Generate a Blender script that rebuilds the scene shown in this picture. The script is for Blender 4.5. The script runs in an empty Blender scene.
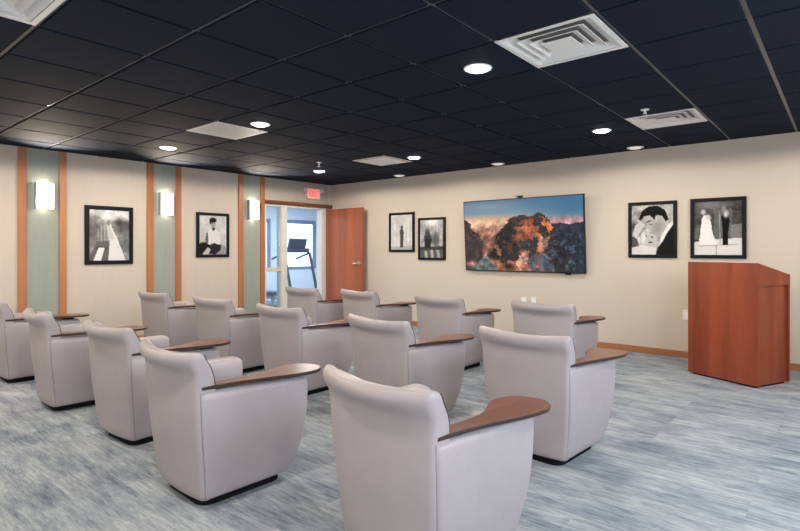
import bpy, bmesh, math, random
import numpy as np
from mathutils import Vector, Matrix
random.seed(4)
sc = bpy.context.scene
COL = sc.collection
PI = math.pi
CAM_H = 1.28
CEIL = 2.528
XL, YF = -7.62, 6.99          # left wall, front wall
FILL_E = 70
XR, YB = 1.9, -3.6            # right and rear walls (behind the viewer)

# ------------------------------------------------------------------ materials
def new_mat(name):
    m = bpy.data.materials.new(name); m.use_nodes = True
    nt = m.node_tree; b = nt.nodes['Principled BSDF']
    return m, nt, b
def N(nt, t, **kw):
    n = nt.nodes.new(t)
    for k, v in kw.items():
        if k in n.inputs: n.inputs[k].default_value = v
        else: setattr(n, k, v)
    return n
def coords(nt, scale=(1, 1, 1), rot=(0, 0, 0), kind='Object'):
    tc = N(nt, 'ShaderNodeTexCoord'); mp = N(nt, 'ShaderNodeMapping')
    mp.inputs['Scale'].default_value = scale; mp.inputs['Rotation'].default_value = rot
    nt.links.new(tc.outputs[kind], mp.inputs['Vector'])
    return mp.outputs['Vector']
def ramp(nt, fac, stops):
    r = N(nt, 'ShaderNodeValToRGB')
    e = r.color_ramp.elements
    while len(e) < len(stops): e.new(0.5)
    for el, (p, c) in zip(e, stops): el.position = p; el.color = (*c, 1)
    nt.links.new(fac, r.inputs['Fac']); return r.outputs['Color']
def bump(nt, b, fac, strength=.2, dist=.002):
    n = N(nt, 'ShaderNodeBump'); n.inputs['Strength'].default_value = strength; n.inputs['Distance'].default_value = dist
    nt.links.new(fac, n.inputs['Height']); nt.links.new(n.outputs['Normal'], b.inputs['Normal'])
def plain(name, col, rough=.5, metal=0, spec=None, coat=0, emit=None, es=0):
    m, nt, b = new_mat(name)
    b.inputs['Base Color'].default_value = (*col, 1); b.inputs['Roughness'].default_value = rough
    b.inputs['Metallic'].default_value = metal
    if spec is not None: b.inputs['Specular IOR Level'].default_value = spec
    if coat: b.inputs['Coat Weight'].default_value = coat; b.inputs['Coat Roughness'].default_value = .05
    if emit: b.inputs['Emission Color'].default_value = (*emit, 1); b.inputs['Emission Strength'].default_value = es
    return m
def noisy(name, c1, c2, scale, rough=.6, detail=4, bstr=.15, bdist=.002, stretch=(1, 1, 1), spec=None, rot=(0, 0, 0)):
    m, nt, b = new_mat(name)
    v = coords(nt, stretch, rot)
    n = N(nt, 'ShaderNodeTexNoise', Scale=scale, Detail=detail); nt.links.new(v, n.inputs['Vector'])
    c = ramp(nt, n.outputs['Fac'], [(.3, c1), (.7, c2)])
    nt.links.new(c, b.inputs['Base Color']); b.inputs['Roughness'].default_value = rough
    if spec is not None: b.inputs['Specular IOR Level'].default_value = spec
    if bstr: bump(nt, b, n.outputs['Fac'], bstr, bdist)
    return m
def wood(name, c1, c2, rough=.35, axis='Z', scale=7, coat=0.0):
    st = {'Z': (1, 1, .06), 'Y': (1, .06, 1), 'X': (.06, 1, 1)}[axis]
    m, nt, b = new_mat(name)
    v = coords(nt, st)
    n1 = N(nt, 'ShaderNodeTexNoise', Scale=scale, Detail=5, Distortion=.6); nt.links.new(v, n1.inputs['Vector'])
    n2 = N(nt, 'ShaderNodeTexNoise', Scale=scale * 14, Detail=3); nt.links.new(v, n2.inputs['Vector'])
    mx = N(nt, 'ShaderNodeMath', operation='MULTIPLY_ADD'); mx.inputs[1].default_value = .35
    nt.links.new(n2.outputs['Fac'], mx.inputs[0]); nt.links.new(n1.outputs['Fac'], mx.inputs[2])
    c = ramp(nt, mx.outputs[0], [(.5, c1), (.86, c2)])
    nt.links.new(c, b.inputs['Base Color']); b.inputs['Roughness'].default_value = rough
    if coat: b.inputs['Coat Weight'].default_value = coat; b.inputs['Coat Roughness'].default_value = .12
    return m
def wall_mat(name, c1, c2):
    m, nt, b = new_mat(name)
    v = coords(nt, (1, 1, .12))
    n = N(nt, 'ShaderNodeTexNoise', Scale=22, Detail=2); nt.links.new(v, n.inputs['Vector'])
    c = ramp(nt, n.outputs['Fac'], [(.35, c1), (.65, c2)])
    nt.links.new(c, b.inputs['Base Color']); b.inputs['Roughness'].default_value = .75
    v2 = coords(nt, (1, 1, 1)); n2 = N(nt, 'ShaderNodeTexNoise', Scale=320, Detail=2); nt.links.new(v2, n2.inputs['Vector'])
    bump(nt, b, n2.outputs['Fac'], .12, .001)
    return m
M = {}
M['wall_front'] = wall_mat('beige_wall_paint', (.56, .492, .418), (.565, .497, .423))
M['wall_left'] = wall_mat('beige_wallcovering', (.535, .465, .396), (.548, .477, .408))
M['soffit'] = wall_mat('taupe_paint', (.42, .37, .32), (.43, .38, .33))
M['green'] = wall_mat('sage_panel', (.27, .30, .265), (.29, .32, .285))
M['trimwood'] = wood('honey_oak_trim', (.34, .115, .032), (.47, .185, .065), .45)
M['basewood'] = wood('oak_baseboard', (.30, .115, .04), (.42, .175, .065), .4, 'X')
M['basewoodY'] = wood('oak_baseboard_side', (.36, .16, .06), (.5, .24, .10), .4, 'Y')
M['header'] = wood('dark_header_wood', (.10, .028, .018), (.20, .07, .04), .4, 'Y')
M['cherry'] = wood('cherry_veneer', (.17, .030, .012), (.29, .062, .026), .32, 'Z', 6)
M['cherry2'] = wood('cherry_veneer_side', (.19, .033, .012), (.31, .066, .025), .32, 'Z', 6)
M['doorwood'] = wood('door_veneer', (.27, .068, .026), (.38, .11, .045), .38, 'Z', 5)
M['tablet'] = wood('walnut_cherry_tablet', (.075, .022, .012), (.19, .058, .030), .34, 'Y', 9, .1)
M['tablet_edge'] = plain('dark_tablet_edge', (.035, .018, .014), .4)
M['leather'] = noisy('greige_leather', (.35, .316, .334), (.38, .342, .357), 5, .42, 4, .45, .012)
M['piping'] = plain('dark_piping', (.07, .06, .065), .5)
M['seam'] = plain('seam_thread', (.25, .21, .22), .6)
M['black'] = plain('black_plinth', (.006, .006, .008), .8, spec=.15)
M['frame_black'] = plain('satin_black_frame', (.008, .009, .014), .45, spec=.12)
M['tv_black'] = plain('tv_bezel', (.008, .008, .010), .3, spec=.2)
M['white_metal'] = plain('white_enamel', (.82, .81, .79), .45)
M['white_frame'] = noisy('white_painted_frame', (.62, .60, .56), (.68, .66, .61), 6, .5, 2, 0)
M['mid_rail'] = plain('cream_rail', (.6, .52, .42), .5)
M['steel'] = plain('brushed_steel', (.6, .6, .6), .3, 1)
M['lamp'] = plain('led_lens', (.9, .9, .9), .4, emit=(.92, .96, 1), es=25)
M['lamp_off'] = plain('frosted_lens', (.8, .8, .78), .4, emit=(1, .97, .92), es=.35)
M['shade'] = plain('frosted_sconce_shade', (.9, .9, .88), .4, emit=(1, .95, .88), es=.72)
M['plastic_white'] = plain('white_plastic', (.75, .74, .72), .4)
M['window_glow'] = plain('frosted_daylit_pane', (.7, .75, .8), .4, emit=(.8, .9, 1), es=1.5)  # glow for the added, unseen right-wall windows
M['exit_red'] = plain('exit_red', (.7, .03, .03), .4, emit=(1, .05, .05), es=2.0)
M['exit_face'] = plain('exit_face', (.75, .4, .38), .4, emit=(1, .25, .2), es=.35)
M['gym_wall'] = plain('pale_blue_wall', (.55, .62, .70), .7)
M['gym_floor'] = noisy('grey_gym_floor', (.20, .23, .28), (.26, .29, .34), 60, .6, 3, .1)
M['gym_frame'] = plain('slate_window_frame', (.16, .2, .33), .4)
M['gym_black'] = plain('machine_grey', (.06, .08, .11), .4)
M['gym_grey'] = plain('machine_silver', (.32, .37, .43), .35)
M['tee'] = plain('black_grid_tee', (.12, .12, .13), .32)
M['webcam_blue'] = plain('blue_indicator', (.05, .1, .5), .3, emit=(.1, .3, 1), es=1.2)

def carpet():
    m, nt, b = new_mat('striated_carpet_tile')
    L = nt.links
    tc = N(nt, 'ShaderNodeTexCoord')
    # long streaks running parallel to the front wall, offset per carpet plank
    br = N(nt, 'ShaderNodeTexBrick', Scale=1.0); br.offset = .37
    br.inputs['Brick Width'].default_value = 1.0; br.inputs['Row Height'].default_value = .25
    br.inputs['Mortar Size'].default_value = 0.0
    br.inputs['Color1'].default_value = (0, 0, 0, 1); br.inputs['Color2'].default_value = (1, 1, 1, 1)
    L.new(tc.outputs['Object'], br.inputs['Vector'])
    sep = N(nt, 'ShaderNodeSeparateXYZ'); L.new(tc.outputs['Object'], sep.inputs[0])
    addz = N(nt, 'ShaderNodeMath', operation='MULTIPLY'); addz.inputs[1].default_value = 13.7
    L.new(br.outputs['Color'], addz.inputs[0])
    comb = N(nt, 'ShaderNodeCombineXYZ')
    L.new(sep.outputs['X'], comb.inputs['X']); L.new(sep.outputs['Y'], comb.inputs['Y']); L.new(addz.outputs[0], comb.inputs['Z'])
    def noise(sx, sy, scale, det, rough=.6):
        mp = N(nt, 'ShaderNodeMapping'); mp.inputs['Scale'].default_value = (sx, sy, 1)
        L.new(comb.outputs[0], mp.inputs['Vector'])
        n = N(nt, 'ShaderNodeTexNoise', Scale=scale, Detail=det, Roughness=rough); L.new(mp.outputs[0], n.inputs['Vector'])
        return n.outputs['Fac']
    s1 = noise(4.5, 40, 1.0, 6, .75)       # broad streaks
    s2 = noise(14, 150, 1.0, 4, .7)            # fine yarn lines
    s3 = noise(2.2, 4.5, 1.0, 5)          # cloudy patches
    def mad(a, k, c):
        n = N(nt, 'ShaderNodeMath', operation='MULTIPLY_ADD'); n.inputs[1].default_value = k
        L.new(a, n.inputs[0])
        if hasattr(c, 'links'): L.new(c, n.inputs[2])
        else: n.inputs[2].default_value = c
        return n.outputs[0]
    f = mad(s1, .62, mad(s2, .40, mad(s3, .62, -.32)))
    col = ramp(nt, f, [(.32, (.125, .155, .195)), (.44, (.23, .265, .31)), (.56, (.345, .38, .415)), (.70, (.50, .525, .54))])
    L.new(col, b.inputs['Base Color']); b.inputs['Roughness'].default_value = .95
    b.inputs['Specular IOR Level'].default_value = .1
    bump(nt, b, s2, .5, .003)
    return m
M['carpet'] = carpet()
M['tile'] = noisy('black_acoustic_tile', (.008, .013, .024), (.017, .023, .038), 90, .85, 6, .5, .002, spec=.08)

# ------------------------------------------------------------------ helpers
def link(o, parent=None, loc=None):
    COL.objects.link(o)
    if parent: o.parent = parent
    if loc: o.location = loc
    return o
def mesh(name, verts, faces, mat, parent=None, smooth=False, loc=None, mats=None, fm=None):
    me = bpy.data.meshes.new(name); me.from_pydata([tuple(v) for v in verts], [], faces)
    for m in (mats or [mat]): me.materials.append(m)
    if fm: 
        for p, i in zip(me.polygons, fm): p.material_index = i
    if smooth:
        for p in me.polygons: p.use_smooth = True
    me.update()
    return link(bpy.data.objects.new(name, me), parent, loc)
def from_bm(name, bm, mat, parent=None, smooth=False, loc=None, angle=None, mats=None):
    bmesh.ops.recalc_face_normals(bm, faces=bm.faces)
    me = bpy.data.meshes.new(name); bm.to_mesh(me); bm.free()
    for m in (mats or [mat]): me.materials.append(m)
    if smooth or angle:
        for p in me.polygons: p.use_smooth = True
        if angle: me.set_sharp_from_angle(angle=math.radians(angle))
    return link(bpy.data.objects.new(name, me), parent, loc)
def bx(bm, x0, x1, y0, y1, z0, z1, bev=0, seg=2, mi=0, mtx=None):
    t = bmesh.new()
    bmesh.ops.create_cube(t, size=1)
    for v in t.verts:
        v.co = Vector(((x0 + x1) / 2 + v.co.x * (x1 - x0), (y0 + y1) / 2 + v.co.y * (y1 - y0), (z0 + z1) / 2 + v.co.z * (z1 - z0)))
    if bev: bmesh.ops.bevel(t, geom=list(t.edges), offset=bev, segments=seg, profile=.5, affect='EDGES')
    for f in t.faces: f.material_index = mi
    if mtx: bmesh.ops.transform(t, matrix=mtx, verts=t.verts)
    tm = bpy.data.meshes.new('tmp'); t.to_mesh(tm); t.free(); bm.from_mesh(tm); bpy.data.meshes.remove(tm)
def box(name, b6, mat, parent=None, bev=0, loc=None):
    bm = bmesh.new(); bx(bm, *b6, bev=bev)
    return from_bm(name, bm, mat, parent, loc=loc)
def prism(bm, pts, z0, z1, axis='Z', mi=0):
    """extrude a 2D outline; axis X: pts=(y,z); Y: pts=(x,z); Z: pts=(x,y)"""
    def P(a, b, h): return {'Z': (a, b, h), 'X': (h, a, b), 'Y': (a, h, b)}[axis]
    lo = [bm.verts.new(P(a, b, z0)) for a, b in pts]; hi = [bm.verts.new(P(a, b, z1)) for a, b in pts]
    n = len(pts); fs = [bm.faces.new(lo[::-1]), bm.faces.new(hi)]
    for i in range(n): fs.append(bm.faces.new((lo[i], lo[(i + 1) % n], hi[(i + 1) % n], hi[i])))
    for f in fs: f.material_index = mi
def cyl(bm, c, r, h, axis='Z', seg=24, r2=None, mi=0):
    t = bmesh.new()
    bmesh.ops.create_cone(t, cap_ends=True, segments=seg, radius1=r, radius2=r if r2 is None else r2, depth=h)
    if axis == 'X': bmesh.ops.rotate(t, verts=t.verts, matrix=Matrix.Rotation(PI / 2, 3, 'Y'))
    if axis == 'Y': bmesh.ops.rotate(t, verts=t.verts, matrix=Matrix.Rotation(-PI / 2, 3, 'X'))
    bmesh.ops.translate(t, verts=t.verts, vec=c)
    for f in t.faces: f.material_index = mi
    tm = bpy.data.meshes.new('tmp'); t.to_mesh(tm); t.free(); bm.from_mesh(tm); bpy.data.meshes.remove(tm)
def tube(bm, pts, r, seg=8):
    pts = [Vector(p) for p in pts]; rings = []
    for i, p in enumerate(pts):
        d = (pts[min(i + 1, len(pts) - 1)] - pts[max(i - 1, 0)]).normalized()
        a = d.orthogonal().normalized() if i == 0 else (prev - d * prev.dot(d)).normalized()
        prev = a; b2 = d.cross(a)
        rings.append([bm.verts.new(p + a * r * math.cos(t * 2 * PI / seg) + b2 * r * math.sin(t * 2 * PI / seg)) for t in range(seg)])
    for i in range(len(rings) - 1):
        for t in range(seg):
            bm.faces.new((rings[i][t], rings[i][(t + 1) % seg], rings[i + 1][(t + 1) % seg], rings[i + 1][t]))
    bm.faces.new(rings[0][::-1]); bm.faces.new(rings[-1])
def loft(bm, rings):
    vs = [[bm.verts.new(p) for p in r] for r in rings]; n = len(vs[0])
    for i in range(len(vs) - 1):
        for t in range(n): bm.faces.new((vs[i][t], vs[i][(t + 1) % n], vs[i + 1][(t + 1) % n], vs[i + 1][t]))
    bm.faces.new(vs[0][::-1]); bm.faces.new(vs[-1])
def rrect(x0, x1, y0, y1, z, r, k=5, edge=3):
    pts = []
    r = min(r, (x1 - x0) / 2 - 1e-4, (y1 - y0) / 2 - 1e-4)
    cs = [(x1 - r, y1 - r, 0), (x0 + r, y1 - r, 90), (x0 + r, y0 + r, 180), (x1 - r, y0 + r, 270)]
    for ci, (cx, cy, a0) in enumerate(cs):
        for i in range(k + 1):
            a = math.radians(a0 + 90 * i / k); pts.append((cx + r * math.cos(a), cy + r * math.sin(a), z))
        nx = cs[(ci + 1) % 4]; a = math.radians(a0 + 90)
        p = Vector((cx + r * math.cos(a), cy + r * math.sin(a), z)); q = Vector((nx[0] + r * math.cos(a), nx[1] + r * math.sin(a), z))
        for e in range(1, edge): pts.append(tuple(p.lerp(q, e / edge)))
    return pts
def tag(o, label=None, cat=None, group=None, kind=None):
    if label: o['label'] = label
    if cat: o['category'] = cat
    if group: o['group'] = group
    if kind: o['kind'] = kind
    return o
def thing(name, loc, label, cat, rz=0, group=None, kind=None):
    o = bpy.data.objects.new(name, None); o.empty_display_size = .1
    link(o, None, loc); o.rotation_euler = (0, 0, rz)
    return tag(o, label, cat, group, kind)
def struct(o, label=None): 
    o['kind'] = 'structure'
    if label: o['label'] = label
    return o
def copy_tree(o, parent=None):
    kids = [c for c in COL.objects if c.parent is o]
    c = o.copy(); COL.objects.link(c); c.parent = parent
    for k in kids: copy_tree(k, c)
    return c
def smooth(t): t = max(0, min(1, t)); return t * t * (3 - 2 * t)
def interp(tab, z):
    if z <= tab[0][0]: return tab[0][1]
    for (a, va), (b, vb) in zip(tab, tab[1:]):
        if z <= b: return va + (vb - va) * (z - a) / (b - a)
    return tab[-1][1]

# ------------------------------------------------------------------ room shell
struct(box('floor', (XL - .15, XR + .1, YB - .1, YF + .1, -.05, 0), M['carpet']))
struct(box('wall_front', (XL - .15, XR + .1, YF, YF + .12, 0, CEIL + .1), M['wall_front']))
struct(box('wall_right', (XR, XR + .12, YB - .1, YF, 0, CEIL + .1), M['wall_front']))
struct(box('wall_rear', (XL - .15, XR, YB - .12, YB, 0, CEIL + .1), M['wall_front']))
DO0, DO1, DH = 5.44, 6.90, 2.075    # opening in the left wall
bm = bmesh.new()
bx(bm, XL - .14, XL, YB, DO0, 0, CEIL + .1, mi=0)
bx(bm, XL - .14, XL, DO1, YF, 0, CEIL + .1, mi=0)
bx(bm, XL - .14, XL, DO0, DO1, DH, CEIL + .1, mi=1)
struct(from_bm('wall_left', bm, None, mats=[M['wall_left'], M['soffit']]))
struct(box('baseboard_front', (XL + .02, XR, YF - .014, YF, 0, .078), M['basewood'], bev=.003))
struct(box('baseboard_left', (XL, XL + .014, YB, 5.35, 0, .078), M['basewoodY'], bev=.003))
struct(box('baseboard_right', (XR - .014, XR, YB, YF - .02, 0, .078), M['basewoodY'], bev=.003))

# ceiling: lay-in tiles with bevelled reveals, tees in the gaps, diffusers left open
GX = lambda b: -6.497 + .6096 * b
GY = lambda a: .345 + .6096 * a
DIFF = [(4, 2), (8, 2), (0, 5), (4, 8), (8, 8)]       # (a, b) cells holding diffusers
verts, faces = [], []
for b in range(-2, 14):
    for a in range(-7, 11):
        if (a, b) in DIFF: continue
        x0, x1 = max(GX(b), XL), min(GX(b + 1), XR); y0, y1 = max(GY(a), YB), min(GY(a + 1), YF)
        if x1 - x0 < .03 or y1 - y0 < .03: continue
        g, s, zt, zb = .0125, .0165, CEIL + .006, CEIL - .005
        i = len(verts)
        verts += [(x0 + g, y0 + g, zt), (x1 - g, y0 + g, zt), (x1 - g, y1 - g, zt), (x0 + g, y1 - g, zt),
                  (x0 + s, y0 + s, zb), (x1 - s, y0 + s, zb), (x1 - s, y1 - s, zb), (x0 + s, y1 - s, zb)]
        faces += [(i + 4, i + 7, i + 6, i + 5)] + [(i + k, i + 4 + k, i + 4 + (k + 1) % 4, i + (k + 1) % 4) for k in range(4)]
bmc = bmesh.new()
me = bpy.data.meshes.new('t'); me.from_pydata(verts, [], faces); bmc.from_mesh(me)
bx(bmc, XL - .15, XR + .1, YB - .1, YF + .1, CEIL + .07, CEIL + .1)
struct(from_bm('ceiling', bmc, M['tile']))
bm = bmesh.new()
for b in range(-1, 14):
    x = GX(b)
    if XL < x < XR: bx(bm, x - .012, x + .012, YB, YF, CEIL + .0075, CEIL + .02)
for a in range(-6, 11):
    y = GY(a)
    if YB < y < YF: bx(bm, XL, XR, y - .012, y + .012, CEIL + .007, CEIL + .02)
bx(bm, XL, XR, YF - .022, YF, CEIL - .001, CEIL + .02); bx(bm, XL, XL + .022, YB, YF, CEIL - .001, CEIL + .02)
struct(from_bm('trim_1', bm, M['tee']))

for i, y in enumerate((-1.8, .9, 3.6)):        # made-up windows, out of view, added to light the chair sides
    w = thing('window_%d' % (i + 4), (XR - .01, y, 0), None, None, kind='structure'); bm = bmesh.new()
    for a0, a1, z0, z1 in ((-.9, -.84, .8, 2.2), (.84, .9, .8, 2.2), (-.84, .84, .8, .86), (-.84, .84, 2.14, 2.2), (-.02, .02, .86, 2.14)): bx(bm, -.03, .01, a0, a1, z0, z1)
    from_bm('window_frame', bm, M['white_frame'], w)
    box('pane', (0, .008, -.84, .84, .86, 2.14), M['window_glow'], w)
    l = bpy.data.lights.new('window_daylight', 'AREA'); l.shape = 'RECTANGLE'; l.size = 1.28; l.size_y = 1.68; l.energy = FILL_E; l.color = (.68, .84, 1)  # cool fill light added at each made-up window
    o = bpy.data.objects.new('window_daylight', l); COL.objects.link(o); o.location = (XR - .05, y, 1.5); o.rotation_euler = (0, math.radians(90 - 20), 0)

# ------------------------------------------------------------------ left wall strips, panels, door
for i, (y0, y1) in enumerate([(1.915, 2.0), (2.35, 2.432), (3.45, 3.542), (3.87, 3.955), (4.935, 5.025), (5.355, 5.44)]):
    struct(box('trim_2' if i == 0 else 'trim_2.%03d' % i, (XL, XL + .028, y0, y1, 0, CEIL - .002), M['trimwood'], bev=.003),
           'tall honey-coloured wooden strip on the left wall')
for i, (y0, y1) in enumerate([(2.0, 2.35), (3.542, 3.87), (5.025, 5.355)]):
    struct(box('trim_3' if i == 0 else 'trim_3.%03d' % i, (XL, XL + .008, y0, y1, 0, CEIL - .002), M['green']),
           'sage green wall panel between two wooden strips')
# header over the doorway, frame, sidelight
struct(box('trim_4', (XL - .02, XL + .035, DO0, YF, DH - .005, DH + .065), M['header'], bev=.004), 'dark reddish wooden header over the doorway')
bm = bmesh.new()
FX0, FX1 = XL - .13, XL + .012
bx(bm, FX0, FX1, DO0, DO0 + .04, 0, DH, bev=.003)              # left jamb
bx(bm, FX0, FX1, 5.80, 5.925, 0, DH, bev=.004)                 # mullion
bx(bm, FX0, FX1, 6.735, 6.86, 0, DH, bev=.004)                 # hinge jamb
bx(bm, FX0, FX1, DO0 + .04, 5.80, DH - .035, DH, bev=.003)     # heads
bx(bm, FX0, FX1, 5.925, 6.735, DH - .035, DH, bev=.003)
bx(bm, FX0, FX1, DO0 + .04, 5.80, 0, .12, bev=.003)            # bottom rail
struct(from_bm('trim_5', bm, M['white_frame']), 'white door and sidelight frame')
w = thing('window_1', (XL - .05, 5.64, 0), 'glazed sidelight beside the open door', None, kind='structure')
box('rail', (-.04, .055, -.16, .16, .905, .965), M['mid_rail'], w, bev=.003)
def glass_mat():
    m, nt, b = new_mat('clear_glass')
    nt.nodes.remove(b); out = nt.nodes['Material Output']
    g = N(nt, 'ShaderNodeBsdfGlossy', Roughness=.02); t = N(nt, 'ShaderNodeBsdfTransparent')
    t.inputs['Color'].default_value = (.93, .97, 1, 1)
    fr = N(nt, 'ShaderNodeFresnel', IOR=1.45); mx = N(nt, 'ShaderNodeMixShader')
    nt.links.new(fr.outputs[0], mx.inputs[0]); nt.links.new(t.outputs[0], mx.inputs[1]); nt.links.new(g.outputs[0], mx.inputs[2])
    nt.links.new(mx.outputs[0], out.inputs['Surface']); return m
M['glass'] = glass_mat()
box('pane', (-.003, .003, -.16, .16, .965, DH - .035), M['glass'], w)
box('pane', (-.003, .003, -.16, .16, .12, .905), M['glass'], w)
# door leaf folded back along the front wall
d = thing('door_1', (XL + .03, 6.845, .008), 'open cherry-stained wooden door standing back against the front wall', None, kind='structure')
box('door_leaf', (.0, .965, -.022, .022, 0, 2.035), M['doorwood'], d, bev=.003)
bm = bmesh.new()
cyl(bm, (.895, -.028, 1.03), .032, .012, 'Y', 24); cyl(bm, (.895, -.05, 1.03), .012, .05, 'Y', 16)
tube(bm, [(.895, -.07, 1.03), (.86, -.072, 1.03), (.80, -.07, 1.028), (.775, -.066, 1.026)], .010, 10)
from_bm('door_handle', bm, M['steel'], d, angle=40)
bm = bmesh.new()
for z in (.2, 1.0, 1.8): cyl(bm, (-.008, -.022, z), .008, .1, 'Z', 12)
from_bm('hinge', bm, M['steel'], d, angle=40)

# ------------------------------------------------------------------ room beyond the doorway
GXF, GY0, GY1 = -11.6, 3.6, 10.9
struct(box('floor.001', (GXF - .1, XL - .15, GY0 - .1, GY1 + .1, -.05, 0), M['gym_floor']))
struct(box('ceiling.001', (GXF - .1, XL - .15, GY0 - .1, GY1 + .1, 2.6, 2.7), M['gym_wall']))
struct(box('wall_gym_rear', (GXF, XL - .15, GY1, GY1 + .1, 0, 2.6), M['gym_wall']))
struct(box('wall_gym_near', (GXF, XL - .15, GY0 - .1, GY0, 0, 2.6), M['gym_wall']))
struct(box('wall_gym_right', (XL - .25, XL - .152, YF + .12, GY1, 0, 2.6), M['gym_wall']))
wins = [(7.55, 8.47, .76, 2.1), (8.85, 10.02, .76, 2.1)]
bm = bmesh.new(); ys = GY0
for (a, b_, z0, z1) in wins:
    bx(bm, GXF - .1, GXF, ys, a, 0, 2.6); bx(bm, GXF - .1, GXF, a, b_, 0, z0); bx(bm, GXF - .1, GXF, a, b_, z1, 2.6); ys = b_
bx(bm, GXF - .1, GXF, ys, GY1, 0, 2.6)
struct(from_bm('wall_gym_far', bm, M['gym_wall']))
for i, (a, b_, z0, z1) in enumerate(wins):
    w = thing('window_%d' % (i + 2), (GXF - .03, (a + b_) / 2, 0), None, None, kind='structure')
    h = (b_ - a) / 2; bm = bmesh.new(); f = .06
    bx(bm, -.02, .06, -h, -h + f, z0, z1); bx(bm, -.02, .06, h - f, h, z0, z1)
    bx(bm, -.02, .06, -h + f, h - f, z0, z0 + f); bx(bm, -.02, .06, -h + f, h - f, z1 - .10, z1)
    from_bm('window_frame', bm, M['gym_frame'], w)
    box('pane', (-.003, .003, -h + f, h - f, z0 + f, z1 - .10), M['glass'], w)

# treadmill seen through the doorway
t = thing('treadmill', (-9.5, 7.48, 0), 'grey treadmill with an upright console in the bright room beyond the open doorway', 'treadmill')
bm = bmesh.new(); bx(bm, -.75, .55, -.34, .34, .05, .17, bev=.02)
for sx in (-.65, .45):
    for sy in (-.28, .28): bx(bm, sx - .04, sx + .04, sy - .03, sy + .03, 0, .05)
from_bm('deck', bm, M['gym_grey'], t); box('belt', (-.72, .4, -.25, .25, .168, .176), M['gym_black'], t)
bm = bmesh.new()
prism(bm, [(.42, .15), (.75, .12), (.78, .22), (.6, .34), (.42, .2)], -.33, .33, 'Y'); from_bm('motor_hood', bm, M['gym_grey'], t, angle=30)
for s in (-1, 1):
    bm = bmesh.new(); tube(bm, [(.55, s * .35, .08), (.42, s * .355, .6), (.25, s * .355, 1.18), (.16, s * .35, 1.26)], .032, 10)
    from_bm('upright', bm, M['gym_black'], t, smooth=True)
    bm = bmesh.new(); tube(bm, [(.22, s * .34, 1.2), (.0, s * .34, 1.14), (-.2, s * .34, 1.08)], .022, 10)
    from_bm('handrail', bm, M['gym_black'], t, smooth=True)
bm = bmesh.new(); bx(bm, -.06, .06, -.34, .34, -.05, .05, bev=.02, mtx=Matrix.Translation((.2, 0, 1.27)))
bx(bm, -.025, .025, -.24, .24, -.10, .14, bev=.015, mtx=Matrix.Translation((.24, 0, 1.40)) @ Matrix.Rotation(.3, 4, 'Y'))
from_bm('console', bm, M['gym_black'], t)
b_ = thing('weight_bench', (-9.3, 6.55, 0), 'low dark padded exercise bench seen through the glazed sidelight', 'bench', rz=.1)
box('seat_pad', (-.55, .5, -.15, .15, .36, .44), M['gym_black'], b_, bev=.025)
box('spine', (-.5, .45, -.03, .03, .30, .36), M['gym_grey'], b_)
for s in (-.42, .38): 
    bm = bmesh.new(); bx(bm, s - .03, s + .03, -.03, .03, .04, .30); bx(bm, s - .03, s + .03, -.22, .22, 0, .04)
    from_bm('leg', bm, M['gym_grey'], b_)
b_ = thing('stationary_bike', (-9.15, 8.52, 0), 'dark upright exercise bike partly hidden by the door frame', 'exercise bike', rz=.2)
bm = bmesh.new(); bx(bm, -.5, -.42, -.22, .22, 0, .05); bx(bm, .38, .46, -.22, .22, 0, .05)
tube(bm, [(-.46, 0, .04), (-.2, 0, .3), (.1, 0, .3), (.42, 0, .04)], .03, 8); from_bm('frame', bm, M['gym_black'], b_, angle=40)
bm = bmesh.new(); cyl(bm, (.22, 0, .34), .22, .06, 'Y', 28); from_bm('flywheel_cover', bm, M['gym_grey'], b_, angle=40)
bm = bmesh.new(); tube(bm, [(-.2, 0, .3), (-.28, 0, .82)], .025, 8); bx(bm, -.4, -.16, -.1, .1, .82, .88, bev=.025); from_bm('saddle', bm, M['gym_black'], b_, angle=40)
bm = bmesh.new(); tube(bm, [(.1, 0, .3), (.26, 0, 1.02)], .025, 8); tube(bm, [(.1, -.22, 1.08), (.26, -.2, 1.04), (.26, .2, 1.04), (.1, .22, 1.08)], .017, 8)
from_bm('handlebar', bm, M['gym_black'], b_, angle=40)

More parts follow.
